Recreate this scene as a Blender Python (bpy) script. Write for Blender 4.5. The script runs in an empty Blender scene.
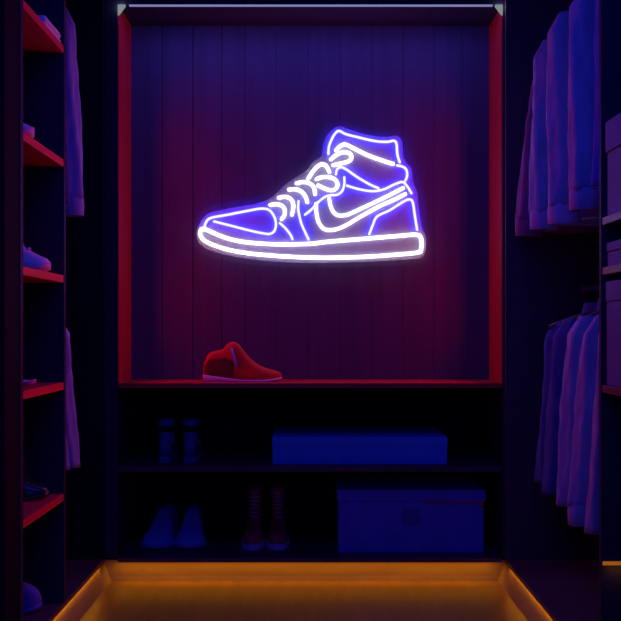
import bpy, bmesh, math, random
from mathutils import Vector, Matrix
random.seed(7)
PI = math.pi
sc = bpy.context.scene
COL = sc.collection

# ------------------------------------------------------------------ camera
H = 0.89                       # eye height
cam_d = bpy.data.cameras.new('camera')
cam_d.sensor_width = 36.0
cam_d.lens = 36.0 * 1000.0 / 621.0
cam_d.shift_y = 19.5 / 621.0
cam_d.clip_start = 0.02
cam = bpy.data.objects.new('camera', cam_d)
cam.location = (0, 0, H)
cam.rotation_euler = (PI / 2, 0, 0)
COL.objects.link(cam)
sc.camera = cam

def P(px, py, Y):
    """point of the place that the photo shows at px,py, at distance Y"""
    return Vector(((px - 310.5) * Y / 1000.0, Y, H - (py - 330.0) * Y / 1000.0))

# ------------------------------------------------------------------ world, lights, exposure
w = bpy.data.worlds.new('world')
sc.world = w
w.use_nodes = True
w.node_tree.nodes['Background'].inputs[0].default_value = (0.05, 0.06, 1.0, 1)
w.node_tree.nodes['Background'].inputs[1].default_value = 0.004
sc.view_settings.view_transform = 'Standard'
sc.view_settings.look = 'None'
sc.view_settings.exposure = 0.0
sc.view_settings.gamma = 1.0
sc.view_settings.use_curve_mapping = False
sc.cycles.use_denoising = True
sc.cycles.max_bounces = 8
sc.cycles.sample_clamp_indirect = 3.0

def area(name, loc, direction, sx, sy, color, power, spread=180):
    d = bpy.data.lights.new(name, 'AREA')
    d.shape = 'RECTANGLE'
    d.size = sx
    d.size_y = sy
    d.color = color
    d.energy = power
    d.spread = math.radians(spread)
    o = bpy.data.objects.new(name, d)
    o.location = loc
    o.rotation_euler = Vector(direction).to_track_quat('-Z', 'Y').to_euler()
    COL.objects.link(o)
    return o

RED = (1.0, 0.001, 0.003)
BLUE = (0.03, 0.045, 1.0)
AMBER = (1.0, 0.36, 0.0)
A, B = 0.721, 0.679            # the aisle faces of the left and right wardrobes
D = 3.5                        # the front of the back unit
# vertical red strips on the two inner sides of the niche, each facing the other
for s, x, e in ((1, -A + 0.052, 2.0), (-1, B - 0.014, 2.0)):
    l = area('red_strip_or_rim_light', (x, D + 0.012, 1.28), (s, 0, 0), 0.006, 0.92, RED, e, spread=146)
    l.rotation_euler = (PI / 2, 0, -s * PI / 2)
# blue strip under the top board of the niche
area('blue_strip_light', (0, D + 0.03, 2.015), (0, 0.25, -1), 1.27, 0.008, (0.10, 0.11, 1.0), 2.2)
# added red lamps, unseen, that rim the clothes and redden the shelf edges
for x, y, s, e in ((-A + 0.003, 3.42, 1, 0.75), (B - 0.003, 3.42, -1, 1.5)):
    area('red_strip_or_rim_light', (x, y, 1.1), (s, -0.6, 0), 0.004, 1.5, RED, e, spread=58)
# added point lamps for the glow where the cool strip ends
for x in (-A + 0.058, B - 0.018):
    d = bpy.data.lights.new('corner_glow_light', 'POINT')
    d.color = (0.62, 0.70, 1.0)
    d.energy = 0.035
    d.shadow_soft_size = 0.003
    o = bpy.data.objects.new('corner_glow_light', d)
    o.location = (x, D - 0.006, 2.018)
    COL.objects.link(o)
# blue light panel in the ceiling over the aisle
area('blue_ceiling_light', (0, 1.9, 2.36), (0, 0.15, -1), 0.9, 1.6, BLUE, 12)
area('blue_room_light', (0, -0.6, 1.5), (0, 1, -0.1), 1.2, 1.2, BLUE, 12.0)
# amber strips under the overhanging cabinet floors
area('amber_strip_light', (-0.02, D + 0.016, 0.070), (0, 0.05, -1), 1.34, 0.008, AMBER, 0.62)
area('amber_strip_light', (-A - 0.005, 2.3, 0.0745), (0, 0, -1), 0.006, 2.3, AMBER, 0.4)
area('amber_strip_light', (B + 0.005, 2.3, 0.0745), (0, 0, -1), 0.006, 2.3, AMBER, 0.4)
area('amber_strip_light', (0.80, 2.318, 0.339), (0, 0.5, -1), 0.22, 0.004, AMBER, 0.03)

# ------------------------------------------------------------------ materials
def mat(name, color, rough=0.6, noise=0.0, scale=8.0, bump=0.0, stretch=(1, 1, 1), spec=0.4, color2=None, metallic=0.0):
    m = bpy.data.materials.new(name)
    m.use_nodes = True
    nt = m.node_tree
    b = nt.nodes['Principled BSDF']
    b.inputs['Roughness'].default_value = rough
    b.inputs['Specular IOR Level'].default_value = spec
    b.inputs['Metallic'].default_value = metallic
    tc = nt.nodes.new('ShaderNodeTexCoord')
    mp = nt.nodes.new('ShaderNodeMapping')
    mp.inputs['Scale'].default_value = stretch
    nz = nt.nodes.new('ShaderNodeTexNoise')
    nz.inputs['Scale'].default_value = scale
    nz.inputs['Detail'].default_value = 5
    nt.links.new(tc.outputs['Object'], mp.inputs['Vector'])
    nt.links.new(mp.outputs['Vector'], nz.inputs['Vector'])
    rp = nt.nodes.new('ShaderNodeValToRGB')
    c2 = color2 or tuple(c * (1 - noise) for c in color)
    rp.color_ramp.elements[0].position = 0.3
    rp.color_ramp.elements[0].color = (*c2, 1)
    rp.color_ramp.elements[1].position = 0.7
    rp.color_ramp.elements[1].color = (*color, 1)
    nt.links.new(nz.outputs['Fac'], rp.inputs['Fac'])
    nt.links.new(rp.outputs['Color'], b.inputs['Base Color'])
    if bump:
        bp = nt.nodes.new('ShaderNodeBump')
        bp.inputs['Strength'].default_value = bump
        bp.inputs['Distance'].default_value = 0.004
        nt.links.new(nz.outputs['Fac'], bp.inputs['Height'])
        nt.links.new(bp.outputs['Normal'], b.inputs['Normal'])
    return m

def emis(name, color, strength):
    m = bpy.data.materials.new(name)
    m.use_nodes = True
    nt = m.node_tree
    nt.nodes.remove(nt.nodes['Principled BSDF'])
    e = nt.nodes.new('ShaderNodeEmission')
    e.inputs[0].default_value = (*color, 1)
    e.inputs[1].default_value = strength
    nt.links.new(e.outputs[0], nt.nodes['Material Output'].inputs[0])
    return m

M = dict(
    panel=mat('planked_wood', (0.070, 0.052, 0.115), 0.55, 0.22, 3, 0.15, (9, 9, 0.5), 0.3),
    frame=mat('dark_cabinet_wood', (0.035, 0.032, 0.06), 0.6, 0.2, 4, 0.1, (8, 8, 0.6), 0.06),
    reveal=mat('red_lit_board', (0.55, 0.015, 0.014), 0.4, 0.15, 4, 0.05, (8, 8, 0.6)),  # red glow of the niche strips put into the colour
    shelf=mat('red_lit_shelf_wood', (0.60, 0.03, 0.06), 0.6, 0.2, 5, 0.05, (8, 1, 8), 0.1),  # red light on the shelf edges put into the wood's colour
    black=mat('black_cabinet_back', (0.012, 0.012, 0.022), 0.8, 0.2, 4, spec=0.03),
    dboard=mat('dark_board', (0.10, 0.035, 0.06), 0.5, 0.2, 5, 0.05),
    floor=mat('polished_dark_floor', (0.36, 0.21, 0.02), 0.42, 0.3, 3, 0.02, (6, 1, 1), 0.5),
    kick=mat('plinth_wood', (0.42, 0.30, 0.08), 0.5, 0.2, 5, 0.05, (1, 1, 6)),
    wall=mat('painted_wall', (0.05, 0.05, 0.07), 0.8, 0.1, 5),
    metal=mat('rod_metal', (0.25, 0.25, 0.28), 0.3, 0.1, 5, metallic=1.0),
    hanger=mat('hanger_wood', (0.12, 0.08, 0.06), 0.5, 0.2, 10),
    denim=mat('denim_cloth', (0.32, 0.40, 0.66), 0.9, 0.25, 22, 0.3, (1, 1, 0.4), 0.1),
    lilac=mat('lilac_cloth', (0.42, 0.38, 0.66), 0.9, 0.2, 18, 0.3, (1, 1, 0.4), 0.1),
    navy=mat('navy_cloth', (0.09, 0.11, 0.36), 0.9, 0.25, 20, 0.3, (1, 1, 0.4), 0.1),
    plum=mat('plum_cloth', (0.28, 0.12, 0.26), 0.9, 0.25, 20, 0.3, (1, 1, 0.4), 0.1),
    royal=mat('royal_cloth', (0.10, 0.20, 0.70), 0.9, 0.25, 20, 0.3, (1, 1, 0.4), 0.1),
    cuff=mat('cuff_cloth', (0.45, 0.44, 0.72), 0.9, 0.15, 30, 0.3, spec=0.1),
    redsuede=mat('red_suede', (0.62, 0.035, 0.02), 0.8, 0.25, 18, 0.2, spec=0.2),
    darksuede=mat('dark_suede', (0.16, 0.02, 0.02), 0.85, 0.25, 18, 0.2, spec=0.2),
    sole=mat('pale_rubber', (0.62, 0.5, 0.62), 0.6, 0.1, 14),
    white=mat('pale_leather', (0.72, 0.82, 0.92), 0.45, 0.12, 10),
    canvas=mat('blue_toned_canvas', (0.12, 0.16, 0.62), 0.75, 0.15, 16, 0.1),  # on the high-tops, blue light put into a white shoe's colour
    brown=mat('oxblood_leather', (0.50, 0.03, 0.06), 0.5, 0.3, 14, 0.1),
    blackl=mat('black_leather', (0.02, 0.02, 0.03), 0.25, 0.2, 12),
    lace=mat('lace_cord', (0.35, 0.35, 0.6), 0.8, 0.1, 30),
    box=mat('blue_card', (0.05, 0.26, 0.80), 0.6, 0.15, 6),
    bin=mat('indigo_fabric', (0.09, 0.11, 0.58), 0.7, 0.15, 20, 0.1),
    trim=mat('red_piping', (0.65, 0.03, 0.05), 0.5, 0.1, 10),
    slate=mat('dark_boot_leather', (0.06, 0.08, 0.30), 0.6, 0.2, 10),
    dbox=mat('dark_blue_card', (0.05, 0.05, 0.34), 0.7, 0.15, 8),
    label=mat('label_holder', (0.05, 0.07, 0.36), 0.6, 0.2, 10),
    edge=mat('polished_acrylic_edge', (0.35, 0.32, 0.5), 0.3, 0.05, 10),
    blue_tube=emis('blue_neon', (0.034, 0.034, 1.0), 31),
    white_tube=emis('white_neon', (1.0, 0.93, 1.0), 3.6),
    strip=emis('cool_led', (0.27, 0.28, 0.60), 0.75),
    corner_glint=emis('corner_glint_glow', (0.30, 0.36, 0.36), 0.7),  # self-glow for the strip's reflection in the niche corners
    amber=emis('amber_led', (1.0, 0.30, 0.02), 0.30),
)
def acrylic():
    m = bpy.data.materials.new('clear_acrylic')
    m.use_nodes = True
    nt = m.node_tree
    nt.nodes.remove(nt.nodes['Principled BSDF'])
    t = nt.nodes.new('ShaderNodeBsdfTransparent')
    t.inputs[0].default_value = (0.97, 0.97, 1, 1)
    g = nt.nodes.new('ShaderNodeBsdfGlossy')
    g.inputs['Roughness'].default_value = 0.15
    mx = nt.nodes.new('ShaderNodeMixShader')
    mx.inputs[0].default_value = 0.03
    df = nt.nodes.new('ShaderNodeBsdfDiffuse')
    df.inputs[0].default_value = (0.85, 0.82, 0.95, 1)
    m2 = nt.nodes.new('ShaderNodeMixShader')
    m2.inputs[0].default_value = 0.17
    nt.links.new(t.outputs[0], m2.inputs[1])
    nt.links.new(df.outputs[0], m2.inputs[2])
    nt.links.new(m2.outputs[0], mx.inputs[1])
    nt.links.new(g.outputs[0], mx.inputs[2])
    nt.links.new(mx.outputs[0], nt.nodes['Material Output'].inputs[0])
    return m
M['acrylic'] = acrylic()

# ------------------------------------------------------------------ helpers
def obj(name, bm, m, parent=None, smooth=False, bevel=0.0):
    if bevel:
        bmesh.ops.bevel(bm, geom=list(bm.edges), offset=bevel, segments=2, affect='EDGES', profile=0.5)
    bmesh.ops.recalc_face_normals(bm, faces=bm.faces)
    me = bpy.data.meshes.new(name)
    bm.to_mesh(me)
    bm.free()
    for k in (m if isinstance(m, (list, tuple)) else [m]):
        me.materials.append(k)
    if smooth:
        for p in me.polygons:
            p.use_smooth = True
    o = bpy.data.objects.new(name, me)
    COL.objects.link(o)
    if parent:
        o.parent = parent
    return o

def tag(o, label, cat, group=None):
    o['label'] = label
    o['category'] = cat
    if group:
        o['group'] = group
    return o

def thing(name, label, cat, loc=(0, 0, 0), rotz=0.0, group=None):
    o = bpy.data.objects.new(name, None)
    o.empty_display_size = 0.05
    COL.objects.link(o)
    o.location = loc
    o.rotation_euler = (0, 0, rotz)
    return tag(o, label, cat, group)

def bx(bm, x0, x1, y0, y1, z0, z1, bev=0.0):
    r = bmesh.ops.create_cube(bm, size=1.0)
    for v in r['verts']:
        v.co = Vector(((x0 + x1) / 2 + v.co.x * (x1 - x0), (y0 + y1) / 2 + v.co.y * (y1 - y0), (z0 + z1) / 2 + v.co.z * (z1 - z0)))
    if bev:
        es = {e for v in r['verts'] for e in v.link_edges}
        bmesh.ops.bevel(bm, geom=list(es), offset=bev, segments=2, affect='EDGES', profile=0.5)
    return bm

def box(*a, **k):
    return bx(bmesh.new(), *a, **k)

def struct(name, bm, m, **k):
    o = obj(name, bm, m, **k)
    o['kind'] = 'structure'
    return o

def ring_loft(bm, rings, cap=True, closed=True):
    """rings: lists of Vectors of one length, joined in order"""
    vs = [[bm.verts.new(p) for p in r] for r in rings]
    n = len(vs[0])
    for a, b in zip(vs, vs[1:]):
        for i in range(n if closed else n - 1):
            j = (i + 1) % n
            bm.faces.new((a[i], a[j], b[j], b[i]))
    if cap:
        bm.faces.new(vs[0])
        bm.faces.new(vs[-1])
    return bm

def tube(bm, pts, rad, n=10, cap=True):
    """round tube along 3D points; rad number or list"""
    pts = [Vector(p) for p in pts]
    rr = rad if isinstance(rad, (list, tuple)) else [rad] * len(pts)
    rings = []
    up = None
    for i, p in enumerate(pts):
        t = (pts[min(i + 1, len(pts) - 1)] - pts[max(i - 1, 0)]).normalized()
        if up is None:
            up = t.orthogonal().normalized()
        up = (up - t * up.dot(t)).normalized()
        s = t.cross(up)
        rings.append([p + (up * math.cos(2 * PI * k / n) + s * math.sin(2 * PI * k / n)) * rr[i] for k in range(n)])
    return ring_loft(bm, rings, cap)

def spline(pts, sub=6, closed=False):
    out = []
    n = len(pts)
    g = (lambda i: pts[i % n]) if closed else (lambda i: pts[max(0, min(n - 1, i))])
    for i in range(n if closed else n - 1):
        p0, p1, p2, p3 = g(i - 1), g(i), g(i + 1), g(i + 2)
        for k in range(sub):
            t = k / sub
            out.append(tuple(0.5 * ((2 * b) + (-a + c) * t + (2 * a - 5 * b + 4 * c - d) * t * t + (-a + 3 * b - 3 * c + d) * t ** 3)
                             for a, b, c, d in zip(p0, p1, p2, p3)))
    if not closed:
        out.append(tuple(pts[-1]))
    return out

# ------------------------------------------------------------------ the room
WX0, WX1, WY0, WY1, CZ = -1.34, 1.30, -0.9, 4.02, 2.42
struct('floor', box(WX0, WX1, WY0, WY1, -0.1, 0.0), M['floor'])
struct('ceiling', box(WX0, WX1, WY0, WY1, CZ, CZ + 0.1), M['wall'])
struct('wall_left', box(WX0 - 0.1, WX0, WY0, WY1, -0.1, CZ + 0.1), M['wall'])
struct('wall_right', box(WX1, WX1 + 0.1, WY0, WY1, -0.1, CZ + 0.1), M['wall'])
struct('wall_back', box(WX0 - 0.1, WX1 + 0.1, WY1, WY1 + 0.1, -0.1, CZ + 0.1), M['wall'])
struct('wall_front', box(WX0 - 0.1, WX1 + 0.1, WY0 - 0.1, WY0, -0.1, CZ + 0.1), M['wall'])

# ------------------------------------------------------------------ back unit
FZ = 0.092                     # top of the cabinet floors
TH = 0.022
NB = 3.75                      # planked back of the niche
NZ0, NZ1 = 0.7045, 2.030       # niche floor and top
XL, XR = -A + 0.046, B - 0.006 # inner faces of the niche's sides
back = thing('display_cabinet', 'dark wooden cabinet across the far wall with planked red-lit niche above two shoe shelves', 'cabinet', (0, D, 0))
def bpart(name, bm, m, parent=back, **k):
    bmesh.ops.translate(bm, verts=bm.verts, vec=(0, -D, 0))
    return obj(name, bm, m, parent, **k)
bpart('side_panel', box(-A, XL, D, WY1 - .01, FZ, CZ - .005), M['frame'], bevel=0.0012)
bpart('side_panel', box(XR, B, D, WY1 - .01, FZ, CZ - .005), M['frame'], bevel=0.0008)
bpart('niche_lining', box(XL, XL + 0.003, D + 0.003, NB, NZ0, NZ1), M['reveal'])
bpart('niche_lining', box(XR - 0.003, XR, D + 0.003, NB, NZ0, NZ1), M['reveal'])
bpart('header_panel', box(XL, XR, D + 0.002, NB + .02, NZ1, CZ - .005), M['frame'], bevel=0.001)
# planked back
bm = bmesh.new()
seams = [131, 162, 193, 222, 245, 276, 308, 340, 372, 403, 434, 462, 490]
xs = [(p - 310.5) * NB / 1000.0 for p in seams]
xs[0] = XL; xs[-1] = XR
for a, b in zip(xs, xs[1:]):
    g = 0.0032 if abs(b - xs[2]) < 1e-6 or abs(a - xs[2]) < 1e-6 else 0.0011
    bx(bm, a + g * 0.5, b - g * 0.5, NB, NB + 0.015, NZ0 - .01, NZ1 + .005, 0.0008)
bx(bm, XL, XR, NB + 0.009, NB + 0.02, NZ0 - .01, NZ1 + .005)
bpart('plank_panel', bm, M['panel'])
bpart('niche_shelf', box(XL, XR, D, NB + 0.02, NZ0 - 0.018, NZ0), M['reveal'], bevel=0.0015)
SZ = 0.412
bpart('shelf', box(XL, XR, D + 0.012, WY1 - .02, SZ - 0.020, SZ), M['dboard'], bevel=0.0015)
bpart('cabinet_floor', box(XL, XR, D, WY1 - .01, FZ - 0.016, FZ), M['dboard'], bevel=0.0015)
bpart('back_board', box(XL, XR, WY1 - .02, WY1 - .005, FZ, NZ0 - .018), M['black'])
def kick(ax, s, p_top, p_bot, a0, a1):
    # sloped skirting; runs along x (ax 0) or y (ax 1); s is the side it backs on
    pr = [(p_top, FZ - 0.0162), (p_bot, 0.0), (p_top + s * 0.012, 0.0), (p_top + s * 0.012, FZ - 0.0162)]
    bm = bmesh.new()
    ring_loft(bm, [[Vector((a, u, z)) if ax == 0 else Vector((u, a, z)) for u, z in pr] for a in (a0, a1)])
    return bm
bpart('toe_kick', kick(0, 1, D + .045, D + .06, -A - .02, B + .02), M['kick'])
led = bpart('led_strip', box((129 - 310.5) * .0035, (493 - 310.5) * .0035, D + 0.002, D + 0.010, 2.0245, 2.0298), M['strip'])
for x0, x1 in ((XL, XL + 0.026), (XR - 0.026, XR)):
    bm = bmesh.new()
    # tapered glowing block standing for the strip's reflection in the corner
    z0, z1 = 1.990, 2.0299
    if x0 < 0:
        pr = [(x0, z0), (x1, 2.0245), (x1, 2.0299), (x0, z1)]
    else:
        pr = [(x1, z0), (x0, 2.024), (x0, 2.0299), (x1, z1)]
    ring_loft(bm, [[Vector((a, D + 0.002, b)) for a, b in pr], [Vector((a, D + 0.012, b)) for a, b in pr]])
    bpart('glint_block', bm, M['corner_glint'])

# ------------------------------------------------------------------ side wardrobes
def partition(parent, x0, x1, y0, y1, m='frame', name='partition'):
    return obj(name, box(x0, x1, y0, y1, FZ, CZ - .005), M[m], parent, bevel=0.001)

PY2, PY3 = 2.487, 2.925        # far faces of the tower's two partitions start here
lw = thing('wardrobe', 'dark open wardrobe along the left wall with shoe shelves and a hanging bay', 'wardrobe', (0, 0, 0))
obj('cabinet_floor', box(WX0 + .01, -A, 1.2, D, FZ - 0.016, FZ), M['dboard'], lw, bevel=0.0015)
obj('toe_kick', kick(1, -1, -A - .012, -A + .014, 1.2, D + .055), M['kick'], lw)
obj('back_board', box(WX0 + .002, WX0 + .01, 1.2, D, FZ, CZ - .005), M['black'], lw)
partition(lw, WX0 + .012, -A, PY2, PY2 + .024)
partition(lw, WX0 + .012, -A, PY3, PY3 + .024)
partition(lw, WX0 + .012, -A - 0.004, 2.37, PY2, 'black', 'pilaster')
obj('end_panel', box(WX0 + .012, -A - .001, D - .02, D - .001, FZ, CZ - .005), M['black'], lw)
tz = [1.722, 1.389, 1.050, 0.737, 0.412]
for z in tz:
    obj('shelf', box(WX0 + .012, -A - 0.001, PY2 + .024, PY3, z - TH, z), M['shelf'], lw, bevel=0.0015)

RY = 2.335
rw = thing('wardrobe', 'dark open wardrobe along the right wall with two tiers of hanging clothes', 'wardrobe', (0, 0, 0))
obj('cabinet_floor', box(B, WX1 - .01, 1.2, D, FZ - 0.016, FZ), M['dboard'], rw, bevel=0.0015)
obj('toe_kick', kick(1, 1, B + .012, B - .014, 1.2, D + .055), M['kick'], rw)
obj('back_board', box(WX1 - .01, WX1 - .002, 1.2, D, FZ, CZ - .005), M['black'], rw)
partition(rw, B, WX1 - .012, RY, RY + .018)
partition(rw, B, WX1 - .012, 1.86, 1.884)
obj('end_panel', box(B + .001, WX1 - .012, D - .02, D - .001, FZ, CZ - .005), M['dboard'], rw)
for z in (1.152, 1.036, 0.762):
    obj('shelf', box(B + 0.002, WX1 - .012, 1.884, RY, z - 0.018, z), M['dboard'], rw, bevel=0.0015)
obj('led_strip', box(B + .003, WX1 - .03, RY - 0.006, RY - 0.0005, 0.342, 0.3499), M['amber'], rw)

# hanging rods
def rod(x, y0, y1, z, label):
    bm = bmesh.new()
    tube(bm, [(x, y0, z), (x, y1, z)], 0.0125, 16)
    bmesh.ops.translate(bm, verts=bm.verts, vec=(0, 0, 0))
    t = thing('closet_rod', label, 'rod', (0, 0, 0))
    obj('pole', bm, M['metal'], t, True)
    for y in (y0 + 0.005, y1 - 0.005):
        b2 = bmesh.new()
        tube(b2, [(x, y - 0.005, z), (x, y + 0.005, z)], 0.024, 16)
        obj('rod_bracket', b2, M['metal'], t, False)
CXR, CXL = 0.962, -1.005
rod(CXR, RY + .018, D - .02, 1.905, 'metal rod carrying the upper row of clothes on the right')
rod(CXR, RY + .018, D - .02, 1.030, 'metal rod carrying the lower row of clothes on the right')
rod(CXL, PY3 + .024, D - .02, 2.045, 'metal rod carrying the upper clothes on the left')
rod(CXL, PY3 + .024, D - .02, 1.030, 'metal rod carrying the lower clothes on the left')

# ------------------------------------------------------------------ clothes
def garment(name, label, cat, side, y, cx, rz, zt, zb, xc, m, mc=None, group=None, sleeve=True, seed=0, xs=None, body_z=None, hem_taper=0, sw=0.046):
    """side +1 right, -1 left. xc: distance of the cuff's aisle edge from the centre line of the aisle; zt/zb shoulder top and cuff end"""
    rnd = random.Random(seed)
    t = thing(name, label, cat, (side * cx, y, zt), 0, group)
    mm = M[m]
    L = zt - zb
    bl = L * 0.97 if body_z is None else zt - body_z
    ph = [rnd.uniform(0, 6.28) for _ in range(4)]
    n = 40
    # body: rows from neck to hem in local coordinates
    prof = [(0.0, 0.060, 0.030), (-0.012, 0.085, 0.032), (-0.035, 0.140, 0.030), (-0.06, 0.178, 0.030), (-0.10, 0.190, 0.034), (-0.18, 0.188, 0.038)]
    for k in range(1, 11):
        f = k / 10
        prof.append((-0.18 - (bl - 0.18) * f, 0.188 + 0.008 * f, 0.038 + 0.002 * f))
    rings = []
    for z, a, b in prof:
        g = min(1, max(0, (-z - 0.08) / 0.3))
        r = []
        for i in range(n):
            th = 2 * PI * i / n
            rip = 1 + g * (0.10 * math.sin(5 * th + ph[0] + z * 3) + 0.07 * math.sin(9 * th + ph[1] - z * 4))
            r.append(Vector((a * math.cos(th), b * rip * math.copysign(abs(math.sin(th)) ** 0.8, math.sin(th)), z + (0.006 * g * math.sin(3 * th + ph[2]) if z < -0.3 else 0))))
        rings.append(r)
    bm = bmesh.new()
    ring_loft(bm, rings)
    obj('body', bm, mm, t, True)
    # collar
    bm = bmesh.new()
    rings = []
    for z, s in ((-0.012, 1.12), (0.012, 1.0), (0.034, 0.92), (0.036, 0.84), (0.012, 0.84), (-0.005, 0.9)):
        rings.append([Vector((0.062 * s * math.cos(2 * PI * i / 24), 0.034 * s * math.sin(2 * PI * i / 24), z)) for i in range(24)])
    ring_loft(bm, rings, cap=False)
    obj('collar', bm, mm, t, True)
    if sleeve:
        for sd in (-side, side):
            ox = cx - xc                                   # aisle-side reach
            reach = ox if sd == -side else 0.225
            sx0 = (cx - xs) if (xs and sd == -side) else 0.185
            st, en = sx0, reach
            rings = []
            K = 30
            for k in range(K + 1):
                f = k / K
                # centre of the sleeve
                wx = 0.052 - (0.052 - sw) * f if f > 0.12 else 0.030 + 0.022 * (f / 0.12)
                wy = 0.036 - 0.008 * f if f > 0.1 else 0.022 + 0.014 * f / 0.1
                if f > 0.9:
                    wx *= 1.04
                outer = st + (en - st) * (f ** 0.9) - (0.03 * (1 - f / 0.1) if f < 0.1 else 0)
                c = sd * (outer - wx) 
                z = -0.028 - (L - 0.028 - (0.055 if mc else 0)) * f
                r = []
                for i in range(36):
                    th = 2 * PI * i / 36
                    rip = 1 + 0.05 * math.sin(3 * th + ph[0] + 7 * f) + 0.06 * math.sin(6 * th + ph[3] - 5 * f) + 0.025 * math.sin(9 * th + ph[1] + 26 * f) + 0.03 * math.sin(42 * f + 2 * th + ph[2]) * max(0, 1 - abs(f - 0.45) * 4)
                    r.append(Vector((c + wx * rip * math.cos(th), wy * rip * math.sin(th), z)))
                rings.append(r)
            bm = bmesh.new()
            ring_loft(bm, rings)
            so = obj('sleeve', bm, mm, t, True)
            if mc:
                bm = bmesh.new()
                rings = []
                zz = -L + 0.058
                wx, wy = sw * 0.98, 0.029
                c = sd * (en - wx * 1.02)
                for z, s in ((zz + 0.004, 0.94), (zz, 1.02), (zz - 0.026, 1.04), (-L + 0.002, 1.02), (-L, 0.95), (-L + 0.012, 0.85)):
                    rings.append([Vector((c + wx * s * math.cos(2 * PI * i / 20), wy * s * math.sin(2 * PI * i / 20), z)) for i in range(20)])
                ring_loft(bm, rings)
                obj('cuff', bm, M[mc], so, True)
    # hanger: shoulders and hook round the rod
    bm = bmesh.new()
    tube(bm, [(-0.17, 0, -0.045), (-0.10, 0, -0.018), (-0.03, 0, 0.004), (0, 0, 0.012), (0.03, 0, 0.004), (0.10, 0, -0.018), (0.17, 0, -0.045)], 0.008, 8)
    hz = rz - zt
    hook = [(0, 0, 0.01), (0, 0, max(0.02, hz - 0.02))]
    for k in range(0, 9):
        a = -PI / 2 + PI * k / 6
        hook.append((0.0155 * math.cos(a), 0, hz + 0.0155 * math.sin(a) * 1.0))
    hook = [hook[0], hook[1]] + hook[3:]
    tube(bm, hook, 0.0020, 6)
    obj('hanger', bm, M['hanger'], t, True)
    return t

GU, GL = 'clothes hanging in the upper row on the right', 'clothes hanging in the lower row on the right'
garment('hanging_shirt', 'narrow plum shirt at the far end of the right upper row, nearest the niche', 'shirt', 1, 3.37, CXR, 1.905, 1.81, 1.205, 0.690, 'plum', 'plum', GU, seed=1, xs=0.755)
garment('hanging_shirt', 'lilac-blue shirt second from the niche in the right upper row', 'shirt', 1, 3.20, CXR, 1.905, 1.845, 1.210, 0.702, 'denim', 'lilac', GU, seed=2, xs=0.715)
garment('hanging_jacket', 'blue denim jacket with pale banded cuff, middle of the right upper row', 'jacket', 1, 3.00, CXR, 1.905, 1.868, 1.205, 0.712, 'denim', 'cuff', GU, seed=3, xs=0.712, sw=0.05)
garment('hanging_jacket', 'indigo jacket with loose wide cuff, second nearest in the right upper row', 'jacket', 1, 2.79, CXR, 1.905, 1.872, 1.222, 0.722, 'denim', 'lilac', GU, seed=4, xs=0.722, sw=0.044)
garment('hanging_shirt', 'bright blue shirt nearest the camera in the right upper row, beside the red-edged partition', 'shirt', 1, 2.58, CXR, 1.905, 1.865, 1.26, 0.730, 'royal', None, GU, seed=5, xs=0.742)
garment('hanging_shirt', 'dark navy shirt at the far end of the right lower row', 'shirt', 1, 3.31, CXR, 1.030, 0.945, 0.385, 0.745, 'navy', None, GL, seed=6, xs=0.785)
garment('hanging_shirt', 'thin indigo shirt second from the niche in the right lower row', 'shirt', 1, 3.14, CXR, 1.030, 0.955, 0.375, 0.725, 'navy', None, GL, seed=7, xs=0.772)
garment('hanging_jacket', 'blue jacket with rounded sleeve end, middle of the right lower row', 'jacket', 1, 2.965, CXR, 1.030, 0.960, 0.370, 0.725, 'denim', None, GL, seed=8, xs=0.768, sw=0.046)
garment('hanging_jacket', 'dull blue jacket with straight cuff, second nearest in the right lower row', 'jacket', 1, 2.79, CXR, 1.030, 0.960, 0.345, 0.718, 'denim', 'denim', GL, seed=9, xs=0.768)
garment('hanging_shirt', 'royal blue shirt nearest the camera in the right lower row', 'shirt', 1, 2.61, CXR, 1.030, 0.965, 0.360, 0.718, 'denim', None, GL, seed=10, xs=0.762)
GLU = 'clothes hanging in the left bay'
garment('hanging_coat', 'long blue coat hanging high in the left bay, with pale shoulder', 'coat', -1, 3.27, -CXL, 2.045, 1.980, 1.262, 0.741, 'lilac', 'lilac', GLU, seed=11, xs=0.775)
garment('hanging_coat', 'dark coat hanging high in the left bay, half behind the shelf partition', 'coat', -1, 3.09, -CXL, 2.045, 1.975, 1.275, 0.745, 'navy', None, GLU, seed=12, xs=0.775)
garment('hanging_shirt', 'violet-blue creased shirt hanging low in the left bay', 'shirt', -1, 3.24, -CXL, 1.030, 0.955, 0.445, 0.749, 'lilac', None, GLU, seed=13, xs=0.785, sw=0.036)
garment('hanging_shirt', 'navy shirt hanging low in the left bay, nearest the shelf partition', 'shirt', -1, 3.07, -CXL, 1.030, 0.955, 0.46, 0.742, 'denim', None, GLU, seed=14, xs=0.79, sw=0.036)

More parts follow.
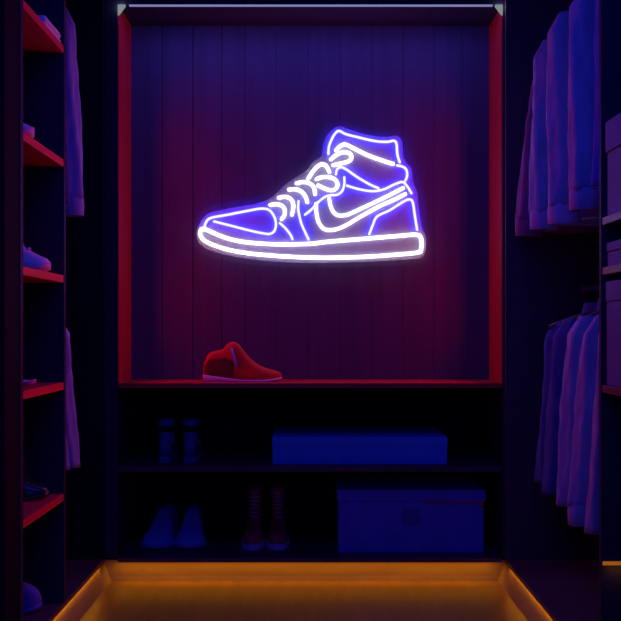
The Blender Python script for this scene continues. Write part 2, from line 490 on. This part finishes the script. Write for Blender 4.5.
# ------------------------------------------------------------------ shoes
def shoe(name, label, loc, rotz, length, prof, wid, m, ms, group=None, cat='shoe', sole_t=0.022, heel_sole=None, laces=0, ml='lace', toe_cap=None, narrow=0.38, heel=None, tab=None, shaft=None):
    """local x from heel (0) to toe (length). prof: (x fraction, top z) of the upper; wid: (x fraction, half width)"""
    t = thing(name, label, cat, loc, rotz, group)
    def lerp(tab_, f):
        for (a, u), (b, v) in zip(tab_, tab_[1:]):
            if f <= b:
                k = (f - a) / (b - a) if b > a else 0
                return u + (v - u) * k
        return tab_[-1][1]
    sp = spline(prof, 5)
    spw = spline(wid, 5)
    hs = heel_sole or sole_t
    def sole_top(f):
        return sole_t + (hs - sole_t) * max(0, 1 - f / 0.5) 
    K = 30
    st = [0.5 - 0.5 * math.cos(PI * k / K) for k in range(K + 1)]
    st = [0.012 + 0.976 * s for s in st]
    # upper
    rings = []
    for f in st:
        zt = max(lerp(sp, f), sole_top(f) + 0.004)
        wv = lerp(spw, f)
        z0 = sole_top(f) - 0.002
        r = []
        N = 20
        tallness = min(1.0, max(0.0, (zt - 0.06) / 0.08))
        for i in range(N):
            th = PI * i / (N - 1)
            u = math.copysign(abs(math.cos(th)) ** 0.75, math.cos(th))
            v = math.sin(th) ** 0.8
            # tall stations narrow towards the top like an ankle
            k = 1 - (narrow * tallness) * v
            r.append(Vector((f * length, wv * 0.95 * u * k, z0 + (zt - z0) * v)))
        rings.append(r)
    bm = bmesh.new()
    ring_loft(bm, rings, closed=True)
    up = obj('upper', bm, M[m], t, True)
    # sole
    rings = []
    for f in [0.0] + st + [1.0]:
        wv = max(lerp(spw, f), 0.004) * (1.05 if 0 < f < 1 else 0.75)
        x = f * length * 1.0
        zt = sole_top(f)
        toe_up = 0.010 * max(0, (f - 0.75) / 0.25) ** 2
        r = [Vector((x, -wv, zt + toe_up)), Vector((x, -wv * 1.02, zt * 0.5 + toe_up)), Vector((x, -wv * 0.96, toe_up)),
             Vector((x, wv * 0.96, toe_up)), Vector((x, wv * 1.02, zt * 0.5 + toe_up)), Vector((x, wv, zt + toe_up))]
        rings.append(r)
    bm = bmesh.new()
    ring_loft(bm, rings)
    obj('sole', bm, M[ms], t, True)
    if laces:
        for k in range(laces):
            f = shaft[0] + (shaft[1] - shaft[0]) * k / max(1, laces - 1)
            z = lerp(sp, f) + 0.001
            wv = lerp(spw, f) * 0.45
            bm = bmesh.new()
            tube(bm, [(f * length, -wv, z - 0.008), (f * length + .002, -wv * .5, z + .0015), (f * length + .003, 0, z + 0.003), (f * length + .002, wv * .5, z + .0015), (f * length, wv, z - 0.008)], 0.0028, 6)
            obj('lace', bm, M[ml], t, True)
    if toe_cap:
        rings = []
        for f in [toe_cap[0] + (0.985 - toe_cap[0]) * k / 10 for k in range(11)]:
            zt = max(lerp(sp, f), sole_top(f) + 0.004) + 0.002
            wv = lerp(spw, f) * 0.95 + 0.0015
            r = [Vector((f * length + 0.0015, wv * math.copysign(abs(math.cos(PI * i / 15)) ** 0.75, math.cos(PI * i / 15)), sole_t - 0.003 + (zt - sole_t + .003) * math.sin(PI * i / 15) ** 0.8)) for i in range(16)]
            rings.append(r)
        bm = bmesh.new()
        ring_loft(bm, rings)
        obj('toe_cap', bm, M[toe_cap[1]], t, True)
    return t, lerp, sp, spw

WID = [(0, 0.012), (0.03, 0.028), (0.12, 0.036), (0.35, 0.034), (0.6, 0.043), (0.75, 0.047), (0.9, 0.036), (0.97, 0.022), (1.0, 0.006)]

# red chukka boot on the niche floor, side on, toe to the right
ry = 3.575
k = ry / 1000.0
def rz_(py): return (383.0 - py) * k
L = 79.5 * k
prof = [((px - 202.5) / 79.5, rz_(py)) for px, py in ((202.5, 371), (204.5, 362), (209, 354), (216, 352), (223.5, 350), (227, 345), (231, 343), (237.5, 344.5), (245, 354), (255, 364), (266, 369.3), (276, 372), (281, 374.5), (282, 377))]
t, lerp, sp, spw = shoe('ankle_boot', 'single red suede ankle boot with pale sole on the niche ledge', (P(202.5, 383, ry).x, ry + 0.02, NZ0), 0, L, prof,
                        [(0, 0.015), (0.05, 0.03), (0.3, 0.036), (0.6, 0.042), (0.8, 0.042), (0.93, 0.03), (1, 0.008)], 'redsuede', 'sole', cat='boot', sole_t=0.008, heel_sole=0.027)
# dark heel quarter overlay and the blue zip tab
bm = bmesh.new()
for sgn in (-1,):
    pass
rings = []
for f in [0.02 + 0.37 * q / 12 for q in range(13)]:
    zt = lerp(sp, f) - 0.002 - (0.012 * max(0, (f - 0.27) / 0.11))
    wv = lerp(spw, f)
    ztf = lerp(sp, f)
    z0 = 0.006 + 0.02 * max(0, 1 - f / .5)
    tall = min(1.0, max(0.0, (ztf - 0.06) / 0.08))
    r = []
    for i in range(10):
        th = PI + 0.02 - (0.52 * PI) * i / 9
        v = math.sin(min(PI, max(0, th))) ** 0.8 if 0 < th < PI else 0
        v *= 0.93
        u = -abs(math.cos(th)) ** 0.75
        r.append(Vector((f * L, (wv * 0.95 + 0.0018) * u * (1 - 0.38 * tall * v) - 0.0005, z0 + (zt - z0) * v)))
    rings.append(r)
ring_loft(bm, rings, cap=False, closed=False)
q = obj('heel_quarter', bm, M['darksuede'], t, True)
q.modifiers.new('thick', 'SOLIDIFY').thickness = 0.001
bm = bmesh.new()
pts = []
for px, py in ((231.5, 349.5), (233, 355), (235, 361), (237.3, 368)):
    f = (px - 202.5) / 79.5
    z = rz_(py)
    ztf = lerp(sp, f)
    hv = min(1, (z - .01) / (ztf - .01))
    tall = min(1.0, max(0.0, (ztf - 0.06) / 0.08))
    v = hv
    s = v ** 1.25
    u = max(0, 1 - s * s) ** 0.375
    pts.append((f * L, -(lerp(spw, f) * .95 * u * (1 - .38 * tall * v)) - 0.002, z))
tube(bm, pts, 0.0042, 8)
obj('zip_strip', bm, mat('blue_elastic', (0.22, 0.16, 0.75), 0.6), t, True)

# front-facing pairs: local +x (toe) turned to the camera
def facing(px, py, Ytoe, length, rz=0.0, z=FZ):
    x = (px - 310.5) * Ytoe / 1000.0
    a = -PI / 2 + rz
    return (x - math.cos(a) * length, Ytoe - math.sin(a) * length, z), a
def hightop(px, Yt, rz, h, w, m, ms, label, group, laces, toe=None, z=FZ, ln=0.27, cat='shoe', name='high_top_sneaker', topw=0.55):
    loc, a = facing(px, 0, Yt, ln, rz, z)
    pf = [(0, h * .90), (0.05, h * .99), (0.15, h), (0.36, h * .99), (0.47, h * .80), (0.6, h * .56), (0.75, h * .42), (0.88, h * .36), (0.96, h * .26), (1.0, 0.03)]
    wd = [(f, v * w / 0.047) for f, v in WID]
    return shoe(name, label, loc, a, ln, pf, wd, m, ms, group, cat=cat, sole_t=0.024, laces=laces, shaft=(0.42, 0.70), toe_cap=toe, ml='canvas', narrow=0.0)
G1 = 'blue-lit high-top pair on the cabinet floor'
hightop(152.5, 3.61, -0.10, 0.128, 0.058, 'canvas', 'canvas', 'blue-lit white high-top shoe on the cabinet floor, left one of the tapered pair', G1, 4)
hightop(189, 3.61, 0.05, 0.128, 0.056, 'canvas', 'canvas', 'blue-lit white high-top shoe on the cabinet floor, right one of the tapered pair', G1, 4)

def boot(px, Yt, h, w, m, ms, label, group, z, band=None, laces=6, ln=0.27, rz=0.0, name='lace_up_boot', shaft_w=0.029, ml='lace', away=False):
    loc, a = facing(px, 0, Yt, ln, rz, z)
    if away:
        loc, a = ((px - 310.5) * Yt / 1000.0, Yt, z), PI / 2
    t = thing(name, label, 'boot', loc, a, group)
    # foot
    def wd(f):
        pts = [(0, .5), (.05, .75), (.3, .8), (.6, .93), (.78, 1), (.9, .86), (.97, .55), (1, .2)]
        for (p, u), (q_, v) in zip(pts, pts[1:]):
            if f <= q_:
                return w * (u + (v - u) * (f - p) / (q_ - p))
        return w * .2
    def ft(f):
        pts = [(0, .085), (.35, .095), (.5, .082), (.62, .066), (.8, .060), (.92, .05), (.98, .038), (1, .028)]
        for (p, u), (q_, v) in zip(pts, pts[1:]):
            if f <= q_:
                return u + (v - u) * (f - p) / (q_ - p)
        return .028
    rings = []
    for k_ in range(25):
        f = 0.5 - 0.5 * math.cos(PI * k_ / 24)
        rings.append([Vector((f * ln, wd(f) * .96 * math.copysign(abs(math.cos(PI * i / 17)) ** .6, math.cos(PI * i / 17)), .02 + (ft(f) - .02) * math.sin(PI * i / 17) ** .6)) for i in range(18)])
    bm = bmesh.new(); ring_loft(bm, rings)
    obj('foot', bm, M[m], t, True)
    # shaft
    rings = []
    for k_ in range(13):
        f = k_ / 12
        z_ = 0.06 + (h - 0.06) * f
        front = 0.52 - 0.14 * min(1, f * 2.2)
        cxs, rx = (0.03 + front) / 2 * ln, (front - 0.03) / 2 * ln
        ry_ = shaft_w * (1.1 - .12 * math.sin(PI * min(1, f * 1.2)))
        rings.append([Vector((cxs + rx * math.cos(2 * PI * i / 22), ry_ * math.sin(2 * PI * i / 22), z_)) for i in range(22)])
    inn = [Vector((p.x * .96 + .004, p.y * .86, h)) for p in rings[-1]]
    inn2 = [Vector((p.x, p.y, h - 0.05)) for p in inn]
    bm = bmesh.new(); ring_loft(bm, rings + [inn, inn2])
    obj('shaft', bm, M[m], t, True)
    # sole
    rings = []
    for k_ in range(25):
        f = 0.5 - 0.5 * math.cos(PI * k_ / 24)
        wv = wd(f) * 1.06 + .001
        x = -0.002 + f * (ln + .006)
        rings.append([Vector((x, -wv, .021)), Vector((x, -wv, .002)), Vector((x, -wv + .002, 0)), Vector((x, wv - .002, 0)), Vector((x, wv, .002)), Vector((x, wv, .021))])
    bm = bmesh.new(); ring_loft(bm, rings)
    obj('sole', bm, M[ms], t, False)
    for i in range(laces):
        f = (i + .5) / laces
        z_ = 0.085 + (h - 0.10) * f
        xx = (0.52 - 0.14 * min(1, (z_ - .06) / (h - .06) * 2.2)) * ln + .002
        bm = bmesh.new()
        hw = shaft_w * .62
        tube(bm, [(xx - .010, -hw, z_), (xx - .001, -hw * .5, z_ + .001), (xx + .001, 0, z_ + .002), (xx - .001, hw * .5, z_ + .001), (xx - .010, hw, z_)], .0028, 6)
        obj('lace', bm, M[ml], t, True)
    if band:
        z_ = h - band[0]
        bm = bmesh.new()
        cxs, rx = (0.03 + .38) / 2 * ln, (.38 - .03) / 2 * ln
        rr = [[Vector((cxs + rx * s * math.cos(2 * PI * i / 22), shaft_w * 1.02 * s * math.sin(2 * PI * i / 22), zz)) for i in range(22)] for zz, s in ((z_ - .011, 1.03), (z_ - .009, 1.07), (z_ + .009, 1.07), (z_ + .011, 1.03))]
        ring_loft(bm, rr, cap=False)
        obj('ankle_band', bm, M[band[1]], t, True)
    return t
G2 = 'oxblood lace-up boots on the cabinet floor'
boot(252.0, 3.625, 0.200, 0.040, 'brown', 'lace', 'oxblood lace-up boot on the cabinet floor, left one of the middle pair', G2, FZ, laces=7, shaft_w=.028)
boot(277.0, 3.625, 0.200, 0.041, 'brown', 'lace', 'oxblood lace-up boot on the cabinet floor, right one of the middle pair', G2, FZ, laces=7, shaft_w=.028)
G3 = 'dark blue boots on the middle shelf'
boot(164.5, 3.60, 0.152, 0.031, 'slate', 'slate', 'left one of two dark blue boots seen from behind on the middle shelf', G3, SZ, band=(0.032, 'black'), laces=0, ln=0.25, shaft_w=.029, away=True, name='ankle_boot')
boot(189.5, 3.60, 0.152, 0.031, 'slate', 'slate', 'right one of two dark blue boots seen from behind on the middle shelf', G3, SZ, band=(0.032, 'black'), laces=0, ln=0.25, shaft_w=.029, away=True, name='ankle_boot')

# shoes on the left shelves, toe to the aisle
LOW = [(0, 0.070), (0.05, 0.088), (0.15, 0.092), (0.35, 0.084), (0.5, 0.104), (0.62, 0.098), (0.75, 0.070), (0.88, 0.050), (0.96, 0.040), (1.0, 0.026)]
def side_shoe(px, Yt, z, m, ms, label, prof, name='sneaker', ln=0.28, cat='shoe', rz=0.0, toe=None, sole_t=0.022, laces=0):
    x = (px - 310.5) * Yt / 1000.0 - ln
    return shoe(name, label, (x, Yt, z), rz, ln, prof, WID, m, ms, None, cat, sole_t=sole_t, toe_cap=toe, laces=laces, shaft=(.5, .78))
side_shoe(50.5, 2.80, tz[2], 'white', 'sole', 'pale low sneaker on the middle shelf of the left tower, above the eye line', [(f, z * 1.0) for f, z in LOW], laces=5, sole_t=.020)
side_shoe(34, 2.62, tz[1], 'white', 'sole', 'pale shoe tip on the second shelf of the left tower', [(f, z * .9) for f, z in LOW])
side_shoe(49.5, 2.83, tz[4], 'blackl', 'blackl', 'shiny black shoe on the lowest shelf of the left tower', [(f, z * .85) for f, z in LOW], name='dress_shoe', sole_t=.012)
side_shoe(42, 2.84, FZ, 'canvas', 'canvas', 'rounded blue shoe on the wardrobe floor below the left tower', [(0, .07), (.1, .09), (.3, .092), (.5, .094), (.7, .088), (.85, .077), (.94, .062), (.98, .045), (1, .028)], name='slip_on_shoe', sole_t=.014)
side_shoe(36, 2.78, tz[3], 'white', 'lace', 'thin flat pale slipper on the fourth shelf of the left tower', [(0, .012), (.1, .014), (.4, .016), (.6, .016), (.9, .014), (1, .011)], name='slipper', sole_t=.007)

# folded cloth at the end of the top left shelf
bm = bmesh.new()
for i in range(4):
    z0 = tz[0] + i * 0.0075
    bx(bm, -A - 0.30, -A - 0.002 - 0.003 * (i % 2), 2.735, 2.90, z0, z0 + 0.0072, 0.003)
tag(obj('folded_cloth', bm, M['white'], None, True), 'pale folded cloth at the far end of the top shelf of the left tower', 'cloth')

# ------------------------------------------------------------------ boxes
def storage_box(name, label, x0, x1, y0, y1, z0, zl, z1, m, ml, cat='box', over=0.004):
    t = thing(name, label, cat, ((x0 + x1) / 2, (y0 + y1) / 2, z0))
    hx, hy = (x1 - x0) / 2, (y1 - y0) / 2
    bm = bmesh.new()
    bx(bm, -hx + over, hx - over, -hy + over, hy - over, 0, zl - z0, 0.002)
    obj('box_body', bm, M[m], t)
    bm = bmesh.new()
    bx(bm, -hx, hx, -hy, hy, zl - z0, z1 - z0, 0.0025)
    obj('lid', bm, M[ml], t)
    return t, hx, hy
yf = 3.56
t, hx, hy = storage_box('flat_box', 'long flat bright blue box lying on the middle shelf', P(272, 0, yf).x, P(447.5, 0, yf).x, yf, yf + .36, SZ, SZ + 0.062, SZ + 0.098, 'box', 'box', over=0.0012)
yf = 3.58
t, hx, hy = storage_box('storage_box', 'large indigo lidded storage box on the cabinet floor at right', P(337, 0, yf).x, P(485.5, 0, yf).x, yf, yf + .36, FZ, H - (501.5 - 330) * yf / 1000, H - (490 - 330) * yf / 1000, 'bin', 'bin', over=0.005)
zl = H - (501.5 - 330) * yf / 1000 - FZ
obj('label_holder', box(-0.032, 0.032, -hy + .0025, -hy + .0052, zl - .085, zl - .025, bev=0.001), M['label'], t)
obj('red_piping', box(0.045, hx - .004, -hy - .001, -hy + .004, zl - .0045, zl - .0005), M['trim'], t)
bm = bmesh.new()
bmesh.ops.create_uvsphere(bm, u_segments=16, v_segments=10, radius=0.008)
bmesh.ops.translate(bm, verts=bm.verts, vec=(hx - .012, -hy + .002, zl - .012))
obj('clasp', bm, M['trim'], t, True)

yb = RY - 0.012
storage_box('storage_box', 'blue box standing on the upper shelf at the right edge', B + .005, B + .25, yb - .20, yb, 1.152, 1.30, 1.372, 'dbox', 'dbox')
storage_box('flat_box', 'slim indigo box squeezed between two shelves at the right edge', B + .008, B + .24, yb - .20, yb, 1.036, 1.07, 1.092, 'dbox', 'dbox', over=.002)
storage_box('storage_bin', 'tall blue bin on the middle shelf at the right edge', B + .006, B + .26, yb - .20, yb, 0.762, 0.955, 1.002, 'dbox', 'dbox', cat='bin', over=.002)

# ------------------------------------------------------------------ the neon sign
SY = 3.730                     # front face of the acrylic board
sign = thing('neon_sign', 'glowing white and blue neon high-top sneaker sign on the planked niche back', 'neon sign', (0, SY, 1.4))
outline = [(196.8, 233.5), (198.7, 226), (204.5, 217), (215, 211.3), (248, 205.3), (263.4, 201.8), (271, 198), (277.7, 192.5), (285.8, 184.4), (297, 177), (306.7, 170.5), (313.5, 161.5), (321.5, 156.5), (322.2, 150), (323.5, 143), (329.3, 132.6), (339, 126.6), (348.6, 129.5), (368, 135.3), (387, 137), (396, 135.8), (401.8, 141), (403, 154.8), (406.6, 162.5), (411.8, 169.5), (412.8, 181.5), (417, 192), (418.5, 205), (421.5, 226), (425, 235), (426, 245), (423.5, 255.4), (414.7, 258.9), (362, 261.8), (331, 262.6), (310, 262.8), (267, 261), (238, 257), (219, 253.2), (205.5, 248.3), (198.7, 242)]
ol = spline(outline, 5, True)
bm = bmesh.new()
def SP(px, py, y, ref=SY):
    v = P(px, py, ref)
    return Vector((v.x, y - SY, v.z - 1.4))
f1 = [bm.verts.new(SP(a, b, SY)) for a, b in ol]
f2 = [bm.verts.new(SP(a, b, SY + 0.005)) for a, b in ol]
bm.faces.new(f1); bm.faces.new(f2)
for i in range(len(f1)):
    j = (i + 1) % len(f1)
    fc = bm.faces.new((f1[i], f1[j], f2[j], f2[i]))
    fc.material_index = 1
obj('backing_board', bm, [M['acrylic'], M['edge']], sign)
for a, b in ((215, 240), (262, 222), (332, 240), (408, 245), (402, 175), (337, 140)):
    bm = bmesh.new()
    tube(bm, [SP(a, b, SY + .005), SP(a, b, NB)], 0.004, 12)
    obj('standoff', bm, M['metal'], sign, True)

def neon(pts, r, m, closed=False):
    s = spline(pts, 7, closed)
    v = [SP(a, b, SY - r, SY) for a, b in s]
    n = len(v)
    rings = []
    NS = 10
    def frame(i):
        if closed:
            t = (v[(i + 1) % n] - v[(i - 1) % n]).normalized()
        else:
            t = (v[min(i + 1, n - 1)] - v[max(i - 1, 0)]).normalized()
        return t, Vector((0, 1, 0)), t.cross(Vector((0, 1, 0))).normalized()
    def ring(c, t, s_, rr):
        return [c + (Vector((0, 1, 0)) * math.cos(2 * PI * k / NS) + s_ * math.sin(2 * PI * k / NS)) * rr for k in range(NS)]
    bm = bmesh.new()
    if not closed:
        t, u, s_ = frame(0)
        for a in (0.95, 0.7, 0.35):
            rings.append(ring(v[0] - t * r * a, t, s_, r * math.sqrt(1 - a * a)))
    for i in range(n):
        t, u, s_ = frame(i)
        rings.append(ring(v[i], t, s_, r))
    if closed:
        rings.append(rings[0])
    else:
        t, u, s_ = frame(n - 1)
        for a in (0.35, 0.7, 0.95):
            rings.append(ring(v[-1] + t * r * a, t, s_, r * math.sqrt(1 - a * a)))
    ring_loft(bm, rings, cap=not closed)
    if closed:
        bmesh.ops.remove_doubles(bm, verts=bm.verts, dist=1e-5)
    o = obj('neon_tube', bm, M[m], sign, True)
    o['label'] = 'thick white glowing tube' if m == 'white_tube' else 'thin blue-haloed glowing tube'
W_, T_ = 0.0062, 0.0044
neon([(204.5, 229.2), (219, 235.4), (232.5, 239.9), (248, 242.6), (267.3, 244.1), (286.6, 244.5), (310, 243.9), (331, 241.6), (368.6, 238.6), (397.9, 236.1), (414.7, 234.8), (420, 236.6), (421.6, 242.8), (420.9, 249), (417.8, 252.6), (393.7, 255), (362.3, 257), (331, 257.9), (310, 257.7), (286.6, 256.7), (267.3, 255.3), (248, 253.4), (228.6, 249.9), (213.2, 245), (204.5, 240.6), (200.6, 235.4), (200.8, 231)], W_ * 1.08, 'white_tube', True)
neon([(204.8, 226.5), (206.4, 221.9), (211.3, 218), (228.6, 214.7), (248, 210.9), (261.5, 208.7), (269.2, 210.3), (274, 216.1), (276, 223.8), (274.6, 230.6), (270.2, 233.9), (263.4, 233.5), (248, 230.2), (228.6, 225.2), (214.2, 221.5)], T_, 'blue_tube')
neon([(279.9, 223.2), (285.7, 228.6), (290.5, 234.8), (292.4, 239.2)], T_, 'blue_tube')
neon([(298.6, 201.2), (298.3, 209.6), (301, 222.5), (305.1, 232.1), (308.6, 239.6)], T_, 'blue_tube')
for s in ([(270.5, 205.1), (276.9, 204.4), (282.5, 206.4), (285, 211.2), (284.2, 216), (281.7, 219.2)],
          [(279, 198), (285, 197), (290.6, 199.1), (293.5, 204.8), (293, 210.4), (291.9, 214.7)],
          [(289, 189.9), (295.4, 189.5), (301, 191.5), (305.1, 195.9), (307.3, 202.3)],
          [(296.7, 183.5), (303.5, 182.2), (309.9, 183.8), (313.9, 187.8), (315.1, 194.3)],
          [(308.3, 178.7), (312.3, 172.5), (317.2, 166.9), (322, 164.5), (326, 166.1), (329.4, 172)],
          [(316.6, 179.3), (322, 177.4), (329.2, 177.4), (334.9, 179.8), (337.6, 184.6), (335.4, 189.3), (330.9, 190.4), (324.4, 188.6), (318.3, 185.7)],
          [(330.9, 159.6), (337, 154.8), (343.8, 152.5), (349.6, 153.8), (351.5, 157.7), (348.6, 161.5), (341.9, 163.5), (333.2, 165.4)],
          [(336.1, 150.5), (340, 146.7), (344.8, 144.7), (352.5, 148), (366, 154.8), (381.5, 160.6), (393, 164.2)],
          [(316, 204), (316.4, 212.8), (318, 220.9), (322, 227.3), (327.6, 230.2), (337.3, 229.2), (348, 224.3), (358, 218.2), (379, 206.6), (393.7, 200.1), (405.2, 194.3)],
          [(329.2, 198.9), (330.5, 205.6), (333.3, 212), (338.1, 215.4), (345.3, 215.4), (351.9, 213), (364.4, 207.2), (383.3, 198.3), (403.0, 188.2)]):
    neon(s, W_ * (0.92 if s[0][0] in (316, 329.2) else 1.0), 'white_tube')
for s in ([(328.4, 154.0), (328.9, 147), (332.2, 138.4), (336.5, 132.2), (340, 131.4), (345.7, 134.3), (360.2, 138), (375.7, 141.4), (387.3, 142), (393.6, 141), (396.4, 144.1), (397.3, 154.8), (399.7, 162.5)],
          [(397, 165.6), (402.8, 167), (406.4, 170.2), (407, 176), (405.4, 180.5)],
          [(336, 174.5), (337, 169.5), (340.9, 167.5), (346.7, 169.9), (358.3, 178), (369.9, 184.7), (378.5, 188.4)],
          [(347, 185.8), (358.3, 189.2), (371.8, 191.3), (383.4, 189.6), (395, 184.3), (402.5, 182.2), (406.6, 185.7), (411.4, 193.4)],
          [(344.2, 177.4), (344.2, 184.6), (342.1, 191.1), (337.3, 194.8), (330.9, 195.4), (325.2, 196.9), (318, 202.5), (311.5, 209.6), (305.1, 214.7)],
          [(369.2, 234.2), (372.8, 225), (377, 216.6), (389.5, 210.4), (402.1, 202.5), (409, 199.5), (412.6, 202.5), (414.7, 215.6), (417, 229.8)]):
    neon(s, T_, 'blue_tube')
